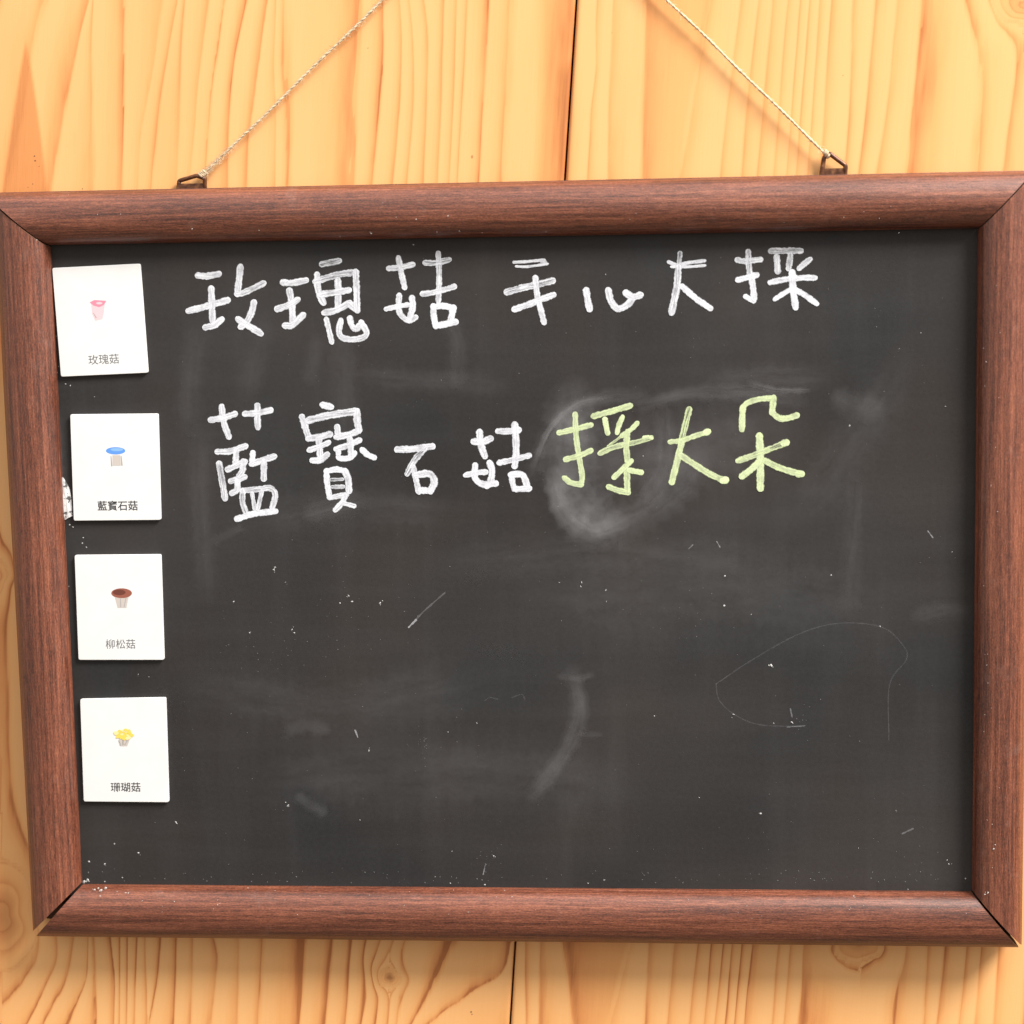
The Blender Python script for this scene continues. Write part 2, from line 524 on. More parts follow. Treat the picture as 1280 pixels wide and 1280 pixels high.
def grain(u, v, side):
    top, bot = (TOP_L, BOT_L) if side < 0 else (TOP_R, BOT_R)
    st_, at, nt = rings_at(top, u - np.where(v > 235, -(v - 235) * .055, 0), np.clip(v, 0, 235))
    sb_, ab, nb = rings_at(bot, u - np.where(v < 1170, -(v - 1170) * .055, 0), np.clip(v, 1170, 1280))
    w = np.clip((v - 420) / (1080 - 420), 0, 1)
    w = w * w * (3 - 2 * w)
    s = st_ * (1 - w) + sb_ * w

    def amp_of(sv, arr):
        idx = np.floor(sv).astype(int)
        # left plank: the dark band ends at the next edge; right plank: it starts at this edge
        idx = idx + 1 if side < 0 else idx
        out = np.where((idx < 0) | (idx >= len(arr)), .55, arr[np.clip(idx, 0, len(arr) - 1)])
        return out
    amp = 1.15 * amp_of(st_, at) * (1 - w) + 1.95 * amp_of(sb_, ab) * w
    patch = np.zeros_like(u)
    core = np.zeros_like(u)
    for kx, ky, rx, ry, sp, dk in KNOTS:
        r = np.sqrt(((u - kx) / rx) ** 2 + ((v - ky) / ry) ** 2)
        th = np.arctan2(v - ky, u - kx)
        r = r * (1 + .10 * np.sin(2 * th + kx) + .07 * np.sin(3 * th + ky) + .05 * np.sin(5 * th + 1.3 * kx))
        wk = np.clip((1.25 - r) / .35, 0, 1)
        wk = wk * wk * (3 - 2 * wk)
        sk = 50.3 + (1.3 - r) * rx / sp
        s = np.where(r < 1.08, sk, s - np.sign(u - kx + 1e-3) * .9 * np.exp(-np.clip(r - 1.08, 0, 9) * 1.4))
        amp = np.where(r < 1.08, .42, amp)
        patch += .42 * np.clip(1.35 - r, 0, 1)
        core += dk * np.clip(1 - r / .55, 0, 1) ** .6 * (r < .55)
    if side < 0:
        # the flame-shaped cathedral tip at the upper left and its mate by the lower strip
        def flame(x0, y0, yb, l1, r1):
            t = np.clip((v - y0) / (yb - y0), 0, 1.6)
            a = x0 - (x0 - l1) * t ** .85
            b = x0 + (r1 - x0) * t ** .75
            d = np.minimum(u - a, b - u)
            return np.clip(d / 4.0 + .3, 0, 1) * (v > y0)
        fl = flame(32, 52, 240, 2, 60)
        patch += fl * .72 * np.clip((520 - v) / 200, 0, 1)
        amp *= 1 - .8 * fl * (v < 420)
        # broad plain sapwood at the far left
        patch += .18 * np.clip((v - 720) / 60, 0, 1) * np.clip((40 - u) / 40, 0, 1)
    else:
        for l, d in ((0, 1),):
            e0 = np.interp(v, [0, 100, 150, 235], [805, 804, 800, 802])
            e1 = np.interp(v, [0, 65, 112, 160, 235], [890, 880, 867, 860, 848])
            dd = np.minimum((u - e0) / 6, (e1 - u) / 6)
            patch += np.where(v < 300, np.clip(dd, 0, 1) * .30, 0)
            g0 = np.interp(v, [1170, 1280], [704, 716])
            g1 = np.interp(v, [1170, 1280], [790, 762])
            dd = np.minimum((u - g0) / 6, (g1 - u) / 6)
            patch += np.where(v > 1100, np.clip(dd, 0, 1) * .45, 0)
    if side < 0:
        # broad dark band running up to the seam
        e = np.interp(v, [0, 120, 235], [668, 670, 664])
        patch += np.where(v < 300, np.clip((u - e) / 14, 0, 1) * .28, 0)
    ringv = s if side < 0 else -s
    return ringv, amp, patch, core


wall = empty("plank_wall", (0, WALL_Y, -0.62), "varnished yellow pine plank wall behind the hanging chalkboard", "wall")
V0, V1 = -0.62, 0.66
PW, GAP, TH = 0.42, 0.0012, 0.018


def plank(i):
    a = i * PW + (GAP / 2)
    b = (i + 1) * PW - GAP / 2
    near = i in (-1, 0)
    nu, nv = (420, 640) if near else (60, 60)
    us = np.linspace(a, b, nu)
    vv = np.linspace(V0, V1, nv)
    if near:   # finer rows where the wall is open to view
        pass
    U, Vv = np.meshgrid(us, vv)
    W3 = SEAM[None, None, :] + U[..., None] * ACROSS + Vv[..., None] * ALONG
    # eased long edges
    ease = np.minimum(U - a, b - U)
    W3[..., 1] += np.clip(.0012 - ease, 0, 1) * .8
    pts = W3.reshape(-1, 3)
    n0 = len(pts)
    idx = np.arange(n0).reshape(nv, nu)
    q = np.stack([idx[:-1, :-1], idx[:-1, 1:], idx[1:, 1:], idx[1:, :-1]], -1).reshape(-1, 4)
    back = [pts[idx[0, 0]], pts[idx[0, -1]], pts[idx[-1, -1]], pts[idx[-1, 0]]]
    back = [p + np.array([0, TH, 0]) for p in back]
    verts = pts.tolist() + [p.tolist() for p in back]
    faces = q.tolist()
    B0, B1, B2, B3 = n0, n0 + 1, n0 + 2, n0 + 3
    faces.append([B0, B3, B2, B1])
    faces.append([int(x) for x in idx[:, 0]] + [B3, B0])
    faces.append([int(x) for x in idx[::-1, -1]] + [B1, B2])
    faces.append([int(x) for x in idx[0, ::-1]] + [B0, B1])
    faces.append([int(x) for x in idx[-1, :]] + [B2, B3])
    o = mesh_obj("plank", verts, faces, M["pine"], wall)
    me = o.data
    sm = [True] * len(q) + [False] * 5
    me.polygons.foreach_set("use_smooth", sm)
    pu, pv = unproject(pts)
    if near:
        r, am, pa, co = grain(pu, pv, -1 if i < 0 else 1)
    else:
        r = U.ravel() * 55 + 3 * np.sin(Vv.ravel() * 2.1 + i) + 1.5 * np.sin(U.ravel() * 17)
        am = np.full(n0, .6); pa = np.zeros(n0); co = np.zeros(n0)
    for nm, arr in (("ring", r), ("late", am), ("patch", pa), ("core", co)):
        at = me.attributes.new(nm, 'FLOAT', 'POINT')
        at.data.foreach_set("value", np.concatenate([arr, arr[[0, -1, -1, 0]]]).astype(np.float32))
    uvl = me.uv_layers.new(name="grain")
    uall = np.concatenate([np.stack([U.ravel(), Vv.ravel()], -1), np.array([[a, V0], [b, V0], [b, V1], [a, V1]])])
    li = np.empty(len(me.loops), dtype=np.int32)
    me.loops.foreach_get("vertex_index", li)
    uvl.data.foreach_set("uv", (uall[li] + 3.0 * (i + 3)).astype(np.float32).ravel())
    return o


for i in (-2, -1, 0, 1):
    plank(i)
c = [SEAM + ACROSS * a + ALONG * v for a, v in ((-2 * PW, V0), (2 * PW, V0), (2 * PW, V1), (-2 * PW, V1))]
bv = [(p[0], WALL_Y + TH + .001, p[2]) for p in c] + [(p[0], WALL_Y + TH + .009, p[2]) for p in c]
mesh_obj("added_backing_sheet", bv, [(0, 1, 2, 3), (7, 6, 5, 4), (0, 4, 5, 1), (1, 5, 6, 2), (2, 6, 7, 3), (3, 7, 4, 0)], M["dark"], wall)  # sheet added to keep sky light from showing through the plank gaps

# ------------------------------------------------------------------ chalkboard
BW, BH = 0.53, 0.38174
board = empty("chalkboard", (0, 0.0, -0.225), "wooden framed black chalkboard with white and green chalk writing, hung on cord", "chalkboard")

# frame rails: inner and outer edge of each mitred length, measured at (inner a, inner b, outer a, outer b)
OUT_Y = -0.002


def dome(t):
    """front of the moulding: a low half-round, a touch flatter towards the outer edge"""
    return -.0034 - .0108 * math.sqrt(max(0.0, 1 - abs(2 * t - 1) ** 2.0)) + .0016 * t


def rail(ia, ib, oa, ob, uoff):
    """rounded moulding lofted between two mitre cuts"""
    IA, IB = np.array(P(*ia, -.003)), np.array(P(*ib, -.003))
    OA, OB = np.array(P(*oa, OUT_Y)), np.array(P(*ob, OUT_Y))
    prof = [(0.0, .001), (0.0, -.0028), (.010, -.0034)]
    for k in range(1, 15):
        t = .5 - .5 * math.cos(math.pi * k / 14)
        # dome, slightly fuller towards the inner edge, with a shallow groove near the outer edge
        y = dome(t)
        prof.append((.010 + t * .980, y))
    prof += [(1.0, -.0018), (1.0, .0108), (.55, .0115), (0.0, .0112)]
    L = float(np.linalg.norm(IB - IA))
    arc = [0.0]
    for (t0, y0_), (t1, y1_) in zip(prof, prof[1:]):
        arc.append(arc[-1] + math.hypot((t1 - t0) * .031, y1_ - y0_))
    stations = [0.0, .0007, .01] + [L * k / 24 for k in range(1, 24)] + [L - .01, L - .0007, L]
    stations = sorted(stations)
    verts, uvs, faces = [], [], []
    npf = len(prof)
    for st in stations:
        f = st / L
        endd = min(st, L - st)
        drop = 0.0
        for (t, y), av in zip(prof, arc):
            a = IA + (OA - IA) * t
            b = IB + (OB - IB) * t
            p = a + (b - a) * f
            wob = .00012 * math.sin(st * 37 + t * 9 + uoff)
            yy = y + (drop if y < -.003 else 0) + (wob if y < -.004 else 0)
            verts.append((p[0], yy, p[2]))
            uvs.append((f * np.linalg.norm(b - a) - t * .03 + uoff, av + uoff))
    ns = len(stations)
    for i in range(ns - 1):
        for j in range(npf):
            k2 = (j + 1) % npf
            faces.append((i * npf + j, i * npf + k2, (i + 1) * npf + k2, (i + 1) * npf + j))
    faces.append(tuple(range(npf)))
    faces.append(tuple((ns - 1) * npf + j for j in reversed(range(npf))))
    o = mesh_obj("frame_rail", verts, faces, M["frame"], board, smooth=True)
    me = o.data
    me.materials.append(M["cut"])
    bm = bmesh.new(); bm.from_mesh(me)
    bmesh.ops.recalc_face_normals(bm, faces=bm.faces)
    bm.to_mesh(me); bm.free()
    me.polygons[-1].material_index = me.polygons[-2].material_index = 1
    me.polygons[-1].use_smooth = me.polygons[-2].use_smooth = False
    uvl = me.uv_layers.new(name="grain")
    li = np.empty(len(me.loops), dtype=np.int32)
    me.loops.foreach_get("vertex_index", li)
    uvl.data.foreach_set("uv", np.array(uvs, dtype=np.float32)[li].ravel())
    for e in me.edges:      # keep the inner rebate and the outer arris crisp
        va, vb = e.vertices
        if va % npf == vb % npf and va % npf in (0, 1, 17, 18, 19):
            e.use_edge_sharp = True
        if (va // npf == vb // npf) and (va // npf in (0, ns - 1)):
            e.use_edge_sharp = True
    return o


rail((60, 306), (1222.5, 285), (-17, 241), (1291, 213), 1.0)          # top
rail((62, 309), (101, 1104), (-8, 252), (41.5, 1163.5), 4.0)              # left
rail((102, 1107), (1215, 1116), (45.5, 1170), (1273.5, 1184), 7.0)      # bottom
rail((1223, 286.5), (1216, 1113.5), (1292, 214.5), (1277, 1181), 11.0)  # right

# writing surface
nx, nz = 12, 10
hw, hh = BW / 2 + .006, BH / 2 + .006
pv = [(-hw, 0, -hh), (hw, 0, -hh), (hw, 0, hh), (-hw, 0, hh), (-hw, .004, -hh), (hw, .004, -hh), (hw, .004, hh), (-hw, .004, hh)]
bf = [(0, 1, 2, 3), (7, 6, 5, 4), (0, 4, 5, 1), (1, 5, 6, 2), (2, 6, 7, 3), (3, 7, 4, 0)]
surface = mesh_obj("writing_surface", pv, bf, M["board"], board)
pb = [(x, y + .0045, z) for x, y, z in pv]
mesh_obj("back_panel", pb, bf, M["back"], board)

def gap_dark_plate(pts):  # dark plate added behind an open mitre so the gap reads as shaded
    a_ = [P(u, v, .0060) for u, v in pts]
    b_ = [(p[0], .0100, p[2]) for p in a_]
    n = len(a_)
    mesh_obj("gap_dark_plate", a_ + b_, [tuple(range(n)), tuple(reversed(range(n, 2 * n)))] + [(k, k + n, (k + 1) % n + n, (k + 1) % n) for k in range(n)], M["dark"], board)


gap_dark_plate([(58, 1148), (58, 1090), (116, 1154)])
gap_dark_plate([(1263, 1172), (1263, 1100), (1196, 1172)])
for bu, bw in ((110, 1138), (1230, 1148), (110, 275), (1180, 255)):      # felt pads that hold it off the wall
    q = P(bu, bw, .02)
    bv_, bf_ = tube([(q[0], .0113, q[2]), (q[0], WALL_Y - .0002, q[2])], .006, 12)
    mesh_obj("felt_pad", bv_, bf_, M["back"], board)

# ---------------------------------------------------------------- chalk strokes


def catmull(pts, step):
    pts = [np.array(p, float) for p in pts]
    if len(pts) == 2:
        n = max(2, int(np.linalg.norm(pts[1] - pts[0]) / step))
        return [pts[0] + (pts[1] - pts[0]) * k / n for k in range(n + 1)]
    ext = [2 * pts[0] - pts[1]] + pts + [2 * pts[-1] - pts[-2]]
    out = []
    for i in range(1, len(ext) - 2):
        p0, p1, p2, p3 = ext[i - 1:i + 3]
        n = max(2, int(np.linalg.norm(p2 - p1) / step))
        for k in range(n):
            t = k / n
            out.append(.5 * (2 * p1 + (p2 - p0) * t + (2 * p0 - 5 * p1 + 4 * p2 - p3) * t * t + (3 * p1 - p0 - 3 * p2 + p3) * t ** 3))
    out.append(pts[-1])
    return out


LAYER = [0]


def ribbons(name, strokes, mat, parent, y0, lift, wob=.06, fade=False):
    """strokes: (width px, dry, density, [(u, v)...]) in photo measurements; one low, domed ribbon each"""
    verts, faces, uvs, dry, den = [], [], [], [], []
    cols = (-1.0, -.72, -.3, .3, .72, 1.0)
    for w, d, a, pts in strokes:
        LAYER[0] += 1
        yo = y0 - (LAYER[0] % 9) * .000012
        path = catmull(pts, max(1.0, min(w * .22, 6)))
        n = len(path)
        seed = random.uniform(0, 900)
        # rounded caps: extend each end by half the width with narrowing sections
        tan0 = path[0] - path[1]; tan0 /= np.linalg.norm(tan0)
        tan1 = path[-1] - path[-2]; tan1 /= np.linalg.norm(tan1)
        cap = [.30, .62, .86, .98]
        secs = []
        for c_ in reversed(cap):
            secs.append((path[0] + tan0 * w / 2 * c_, math.sqrt(1 - c_ * c_ * .96), -tan0))
        for i, p in enumerate(path):
            tg = path[min(i + 1, n - 1)] - path[max(i - 1, 0)]
            ln = np.linalg.norm(tg)
            secs.append((p, 1.0, tg / ln if ln else tan1))
        for c_ in cap:
            secs.append((path[-1] + tan1 * w / 2 * c_, math.sqrt(1 - c_ * c_ * .96), tan1))
        base = len(verts)
        dist = 0.0
        prev = None
        ns = len(secs)
        for k, (p, sc, tg) in enumerate(secs):
            if prev is not None:
                dist += np.linalg.norm(p - prev)
            prev = p
            nrm = np.array([-tg[1], tg[0]])
            ww = w / 2 * sc * (1 + wob * math.sin(seed + dist * .33) + wob * .7 * math.sin(seed * 2 + dist * .9))
            fd = 1.0
            if fade:
                t = k / (ns - 1)
                fd = min(1, t / .22, (1 - t) / .22)
                fd = max(0, fd) ** 1.2
            for c_ in cols:
                q = p + nrm * ww * c_
                yy = yo - lift * (1 - c_ * c_)
                verts.append(P(q[0], q[1], yy))
                uvs.append((dist * .46 + seed, c_ + seed * 7.0 * 0))
                dry.append(d * (1.0 if fade else min(1, .35 + 1.3 * math.sin(math.pi * k / (ns - 1)))))
                den.append(a * fd)
        nc = len(cols)
        for k in range(ns - 1):
            for j in range(nc - 1):
                b = base + k * nc + j
                faces.append((b, b + 1, b + nc + 1, b + nc))
    o = mesh_obj(name, verts, faces, mat, parent, smooth=True)
    me = o.data
    bm = bmesh.new(); bm.from_mesh(me)
    for f in bm.faces:
        f.normal_update()
        if f.normal.y > 0:
            f.normal_flip()
    bm.to_mesh(me); bm.free()
    for nm, arr in (("dry", dry), ("cover", den)):
        at = me.attributes.new(nm, 'FLOAT', 'POINT')
        at.data.foreach_set("value", np.array(arr, dtype=np.float32))
    uvl = me.uv_layers.new(name="stroke")
    li = np.empty(len(me.loops), dtype=np.int32)
    me.loops.foreach_get("vertex_index", li)
    uvl.data.foreach_set("uv", np.array(uvs, dtype=np.float32)[li].ravel())
    return o


def char(label, ox, oy, sc, w0, strokes, mat):
    out = []
    for s in strokes:
        if isinstance(s, tuple):
            w, d, pts = s
        else:
            w, d, pts = w0, .38, s
        out.append((w * sc * 1.07, d, 1.0, [(ox + x * sc, oy + y * sc) for x, y in pts]))
    o = ribbons("chalk_character", out, M[mat], surface, -.00020, .00004)
    o["label"] = label
    return o


s1, s2 = 120 / 1280, 130 / 1280
char("handwritten white chalk character 玫", 225, 320, s1, 92, [
    [(245, 260), (360, 268), (510, 240)], [(120, 730), (300, 685), (630, 590)], [(415, 440), (425, 640), (435, 860)],
    [(345, 950), (450, 925), (550, 850)], [(805, 150), (785, 330), (765, 500)], (85, .7, [(765, 505), (850, 490), (1110, 365)]),
    [(985, 625), (950, 760), (880, 890), (815, 940)], [(780, 845), (860, 900), (960, 960), (1070, 1030)]], "white")
char("handwritten white chalk character 瑰", 340, 315, s2, 85, [
    (80, .9, [(620, 150), (820, 110)]), [(140, 375), (250, 380), (410, 350)], [(215, 480), (245, 650), (255, 840)],
    [(70, 700), (200, 655), (310, 590)], [(165, 905), (250, 900), (380, 780)], [(555, 285), (560, 420), (590, 540), (630, 620)],
    (85, .7, [(540, 360), (700, 310), (860, 270), (1030, 250)]), [(1030, 250), (1040, 450), (1045, 710)],
    [(610, 520), (750, 500), (940, 470)], [(810, 350), (815, 500), (810, 680)], [(650, 745), (780, 720), (950, 630)],
    [(970, 650), (1045, 715)], (68, .4, [(670, 830), (700, 960), (735, 1105)]),
    (78, .4, [(845, 850), (825, 980), (860, 1050), (960, 1075), (1100, 1060), (1165, 1000), (1100, 870)]),
    (78, .3, [(960, 820), (980, 900), (1030, 950), (1090, 890)])], "white")
char("upper handwritten white chalk character 菇", 470, 305, s1, 80, [
    (80, .5, [(175, 325), (300, 315), (485, 275)]), [(300, 190), (330, 350), (380, 575)], (78, .8, [(660, 250), (800, 250), (970, 210)]),
    (78, .5, [(830, 130), (840, 350), (840, 560), (830, 760)]), (80, .5, [(625, 665), (800, 640), (1040, 570)]),
    [(310, 690), (300, 830), (330, 940), (430, 1020), (525, 980)], (88, .2, [(480, 725), (490, 830), (460, 950), (440, 1010)]),
    (72, .3, [(140, 865), (280, 835), (420, 810)]), (88, .1, [(765, 835), (770, 960), (795, 1090)]), (88, .1, [(770, 835), (900, 825), (1030, 855)]),
    (92, .1, [(1030, 855), (1010, 950), (990, 1040)]), (92, .1, [(805, 1088), (920, 1070), (1055, 1040)])], "white")
char("handwritten white chalk character 手", 620, 305, s1, 80, [
    (42, .2, [(240, 243), (400, 235), (640, 213)]), (36, .2, [(270, 297), (420, 302), (685, 265)]), (60, .5, [(610, 225), (650, 240)]),
    (92, .75, [(150, 640), (350, 585), (550, 540), (750, 490)]), (88, .3, [(250, 870), (450, 800), (600, 740), (760, 680)]),
    (82, .35, [(525, 455), (545, 650), (590, 850), (640, 1040)])], "white")
s5 = 180 / 1280
char("handwritten white chalk character 心", 720, 300, s5, 62, [
    [(92, 450), (105, 540), (120, 610)], [(287, 450), (310, 540), (370, 610), (450, 580), (495, 520), (445, 472)], [(460, 480), (510, 505), (570, 490)]], "white")
char("white chalk character 大 in the upper line", 720, 300, s5, 50, [
    (34, .2, [(825, 195), (900, 222), (1000, 202), (1140, 185)]), (26, .2, [(850, 238), (1000, 238), (1145, 226)]), (44, .8, [(925, 120), (915, 240)]),
    (64, .55, [(910, 250), (895, 420), (850, 640)]), (58, .2, [(947, 415), (1060, 515), (1190, 605)])], "white")
char("white chalk character 採 at the end of the upper line", 910, 295, s2, 80, [
    (74, .5, [(120, 295), (200, 310), (395, 290)]), (78, .8, [(250, 200), (255, 350), (270, 470)]), (74, .2, [(125, 540), (240, 510), (350, 480)]),
    (80, .3, [(290, 520), (310, 650), (322, 765)]), (72, .1, [(222, 748), (310, 795)]), (80, .9, [(535, 185), (700, 182), (890, 182)]),
    (80, .6, [(600, 265), (612, 430)]), (76, .7, [(767, 245), (745, 395)]), (72, .4, [(1005, 290), (930, 350), (880, 395)]),
    (74, .3, [(525, 570), (700, 535), (900, 515), (1065, 515)]), (88, .2, [(790, 455), (800, 650), (830, 870)]),
    (62, .2, [(780, 650), (680, 710), (580, 775)]), (74, .2, [(840, 670), (950, 730), (1085, 828)])], "white")
s7 = 110 / 828
char("handwritten white chalk character 藍", 250, 495, s7, 62, [
    [(205, 105), (225, 250), (270, 380)], [(105, 225), (220, 205), (325, 170)], [(540, 95), (540, 200), (545, 290)], [(427, 168), (540, 160), (660, 135)],
    (60, .4, [(168, 525), (280, 520), (425, 472)]), [(340, 520), (335, 650)], (62, .7, [(180, 640), (205, 780), (235, 960)]), [(265, 690), (350, 650), (420, 620)],
    [(405, 620), (400, 700), (370, 745)], [(295, 800), (360, 780), (415, 762)], [(350, 790), (350, 880), (305, 912)], (60, .2, [(497, 540), (490, 630)]),
    [(490, 638), (600, 600), (695, 570)], [(600, 620), (600, 775)], (58, .5, [(400, 890), (540, 878), (660, 868), (708, 930), (680, 1050)]),
    (55, .7, [(400, 900), (400, 1000), (430, 1090)]), (42, .5, [(490, 920), (515, 1060)]), (44, .5, [(580, 900), (545, 1060)]), (62, .1, [(352, 1155), (500, 1110), (705, 1085)])], "white")
s8 = 120 / 991
char("handwritten white chalk character 寶", 360, 495, s8, 70, [
    (72, .2, [(362, 92), (438, 112)]), [(145, 220), (180, 330), (215, 430)], (78, .5, [(220, 250), (400, 205), (700, 158)]), (78, .3, [(712, 165), (715, 260), (730, 345)]),
    [(215, 440), (330, 420), (430, 395)], [(320, 450), (335, 640)], (60, .3, [(222, 558), (330, 520), (415, 482)]), [(258, 665), (330, 660), (400, 608)],
    [(508, 325), (515, 400)], [(505, 422), (620, 400), (725, 362)], (62, .3, [(500, 545), (620, 510), (735, 457)]), (60, .2, [(520, 580), (530, 640), (640, 640), (685, 592)]),
    [(640, 450), (650, 600)], (64, .1, [(770, 558), (820, 605), (885, 635)]), (64, .2, [(397, 785), (405, 900), (430, 1040)]), (64, .2, [(400, 775), (500, 758), (590, 775)]),
    (72, .3, [(592, 780), (620, 860), (630, 975)]), (36, .9, [(450, 865), (560, 860)]), (44, .9, [(460, 940), (570, 935)]), (60, .4, [(435, 1048), (600, 1020)]),
    (62, .3, [(590, 1030), (560, 1100), (492, 1172)]), (50, .4, [(580, 1108), (680, 1135)])], "white")
s9 = 195 / 1280
char("handwritten white chalk character 石", 485, 520, s9, 60, [
    (58, .4, [(80, 275), (200, 270), (360, 250)]), (52, .85, [(300, 270), (220, 360), (160, 470)]), (50, .4, [(210, 425), (230, 520), (252, 620)]),
    [(240, 482), (340, 475), (380, 540), (350, 612)], (56, .1, [(275, 610), (345, 615)])], "white")
char("lower handwritten white chalk character 菇", 485, 520, s9, 58, [
    [(752, 135), (760, 230), (793, 325)], [(708, 210), (780, 210), (838, 187)], (54, .3, [(907, 125), (1000, 125), (1070, 115)]), (60, .3, [(1040, 75), (1050, 200), (1050, 320), (1040, 405)]),
    (50, .5, [(915, 383), (1020, 360), (1155, 325)]), (56, .2, [(715, 410), (715, 510), (780, 560), (880, 555)]), (56, .2, [(835, 388), (855, 450), (840, 540), (815, 572)]),
    (48, .3, [(640, 485), (730, 465), (800, 460)]), (50, .3, [(1012, 482), (1020, 540), (1035, 595)]), (56, .2, [(1012, 482), (1100, 482), (1140, 560)]), (54, .2, [(1055, 600), (1155, 595)])], "white")
s10 = 140 / 1280
char("yellow-green chalk character 採", 690, 490, s10, 68, [
    [(85, 465), (240, 430), (440, 378)], [(265, 260), (275, 500), (310, 750), (345, 960), (330, 1055)], [(160, 770), (290, 735), (440, 672)], [(145, 985), (220, 1038), (330, 1058)],
    (72, .4, [(478, 275), (680, 220), (890, 158)]), (66, .1, [(605, 315), (635, 465)]), (62, .1, [(803, 290), (765, 380), (745, 460)]), (58, .3, [(972, 358), (900, 430), (800, 500)]),
    (30, .8, [(800, 500), (640, 620)]), (66, .55, [(552, 698), (680, 640), (820, 600)]), (60, .7, [(820, 600), (960, 575), (1060, 545), (1130, 522)]), (40, .1, [(1050, 520), (1100, 512), (1140, 528)]),
    (72, .5, [(860, 460), (850, 620), (860, 780)]), (66, .2, [(902, 792), (830, 860), (712, 972)]), (68, .2, [(890, 895), (1015, 918)]), (76, .4, [(855, 900), (860, 1120)]), (70, .4, [(652, 1085), (740, 1120), (865, 1150)])], "green")
s11 = 190 / 1280
char("yellow-green chalk character 大", 825, 490, s11, 58, [
    (54, .8, [(245, 148), (210, 290), (175, 430)]), (46, .4, [(87, 420), (180, 410), (280, 375), (398, 337)]), (58, .35, [(180, 430), (140, 600), (100, 755)]),
    (56, .45, [(180, 537), (320, 630), (420, 690), (545, 748)]), (60, 0, [(392, 338), (400, 335)]), (66, 0, [(535, 745), (548, 742)])], "green")
char("yellow-green chalk character 朵", 825, 490, s11, 58, [
    (56, .2, [(690, 310), (695, 145)]), (50, .3, [(695, 132), (740, 90), (840, 60), (950, 52)]), (56, .4, [(957, 52), (945, 150)]), (54, .3, [(945, 172), (1000, 218), (1070, 222), (1150, 197)]),
    (66, .25, [(837, 375), (845, 560), (845, 805)]), (54, .5, [(662, 578), (800, 530), (900, 490)]), (52, .8, [(900, 490), (1060, 428)]), (60, .1, [(1045, 430), (1062, 426)]),
    (58, .2, [(828, 592), (770, 650), (692, 708)]), (56, .45, [(890, 582), (1010, 640), (1185, 692)]), (66, 0, [(1170, 690), (1185, 690)])], "green")

# rubbed-out chalk: eraser swipes and haze around the writing
SMEARS = [
    (26, .9, .13, [(668, 590), (684, 545), (712, 512), (752, 498), (800, 494)]), (9, .9, .18, [(672, 570), (690, 533), (722, 505), (765, 496)]),
    (78, .2, .26, [(718, 505), (712, 560), (716, 610), (742, 655)]), (36, .5, .26, [(694, 600), (704, 636), (738, 662), (770, 654)]),
    (60, .6, .13, [(735, 662), (790, 648), (840, 612), (868, 575)]), (120, .3, .10, [(700, 560), (790, 570), (880, 560), (960, 545)]),
    (26, .9, .13, [(800, 506), (860, 492), (930, 492), (1000, 500)]), (10, 1, .18, [(936, 478), (970, 487), (1010, 488)]), (44, .9, .07, [(900, 476), (960, 472), (1020, 474)]),
    (34, .9, .08, [(830, 520), (830, 580), (800, 630)]), (40, .2, .07, [(1055, 500), (1070, 508), (1090, 510)]),
    (28, .35, .13, [(716, 842), (724, 880), (718, 915), (694, 958), (668, 992)]), (12, .6, .09, [(700, 846), (722, 848), (738, 844)]), (10, .5, .06, [(726, 918), (750, 918)]),
    (44, .5, .05, [(250, 410), (238, 470), (236, 530)]), (40, .5, .045, [(330, 404), (322, 440), (312, 484)]), (40, .5, .05, [(430, 424), (432, 480), (438, 540)]),
    (34, .5, .06, [(566, 410), (572, 430), (570, 470)]), (30, .5, .04, [(396, 430), (388, 470)]), (40, .6, .06, [(252, 540), (250, 610), (254, 680), (258, 740)]),
    (70, .8, .05, [(330, 650), (430, 632), (560, 640)]), (40, .9, .08, [(395, 640), (440, 628)]), (120, .9, .05, [(300, 980), (560, 965), (820, 985)]),
    (90, .9, .05, [(240, 860), (420, 880), (620, 850)]), (140, .9, .05, [(640, 760), (860, 740), (1120, 760)]), (60, .9, .05, [(560, 700), (760, 690), (980, 700)]),
    (30, .5, .05, [(1150, 768), (1180, 762), (1200, 764)]), (26, .1, .07, [(366, 912), (384, 906), (402, 910)]), (20, .1, .07, [(376, 998), (388, 1006), (402, 1014)]),
    (16, .3, .05, [(300, 660), (268, 676)]), (80, .8, .05, [(1000, 640), (1060, 560), (1120, 470)]), (40, .6, .06, [(460, 470), (620, 480)]),
    (34, .9, .05, [(1070, 600), (1062, 760)]), (20, .5, .10, [(70, 520), (76, 600), (80, 640)]),
]
sm = ribbons("chalk_smears", SMEARS, M["smear"], surface, -.00008, .00003, wob=.12, fade=True)
tag(sm, kind="stuff")
THIN = [
    (1.3, .8, .06, [(895, 855), (940, 825), (1000, 792), (1050, 779), (1102, 784), (1128, 806), (1133, 824), (1112, 856), (1111, 925)]),
    (1.3, .8, .06, [(895, 855), (899, 875), (918, 893), (950, 906), (1005, 908)]), (1.8, .8, .15, [(511, 784), (530, 764), (556, 741)]), (2.4, .5, .45, [(511, 784), (520, 775)]),
    (1.3, .7, .06, [(606, 876), (612, 872), (622, 874)]), (1.3, .7, .06, [(640, 872), (652, 868), (656, 874)]), (2.0, .5, .5, [(444, 913), (447, 921)]),
    (2.2, .5, .15, [(1128, 1042), (1141, 1036)]), (1.6, .6, .2, [(988, 886), (990, 896)]), (1.5, .6, .16, [(984, 909), (1006, 907)]),
    (1.4, .6, .3, [(861, 686), (866, 681)]), (1.4, .6, .35, [(896, 677), (900, 684)]), (1.6, .5, .35, [(1160, 664), (1166, 672)]),
    (1.2, .7, .3, [(604, 1093), (607, 1080)]),
]
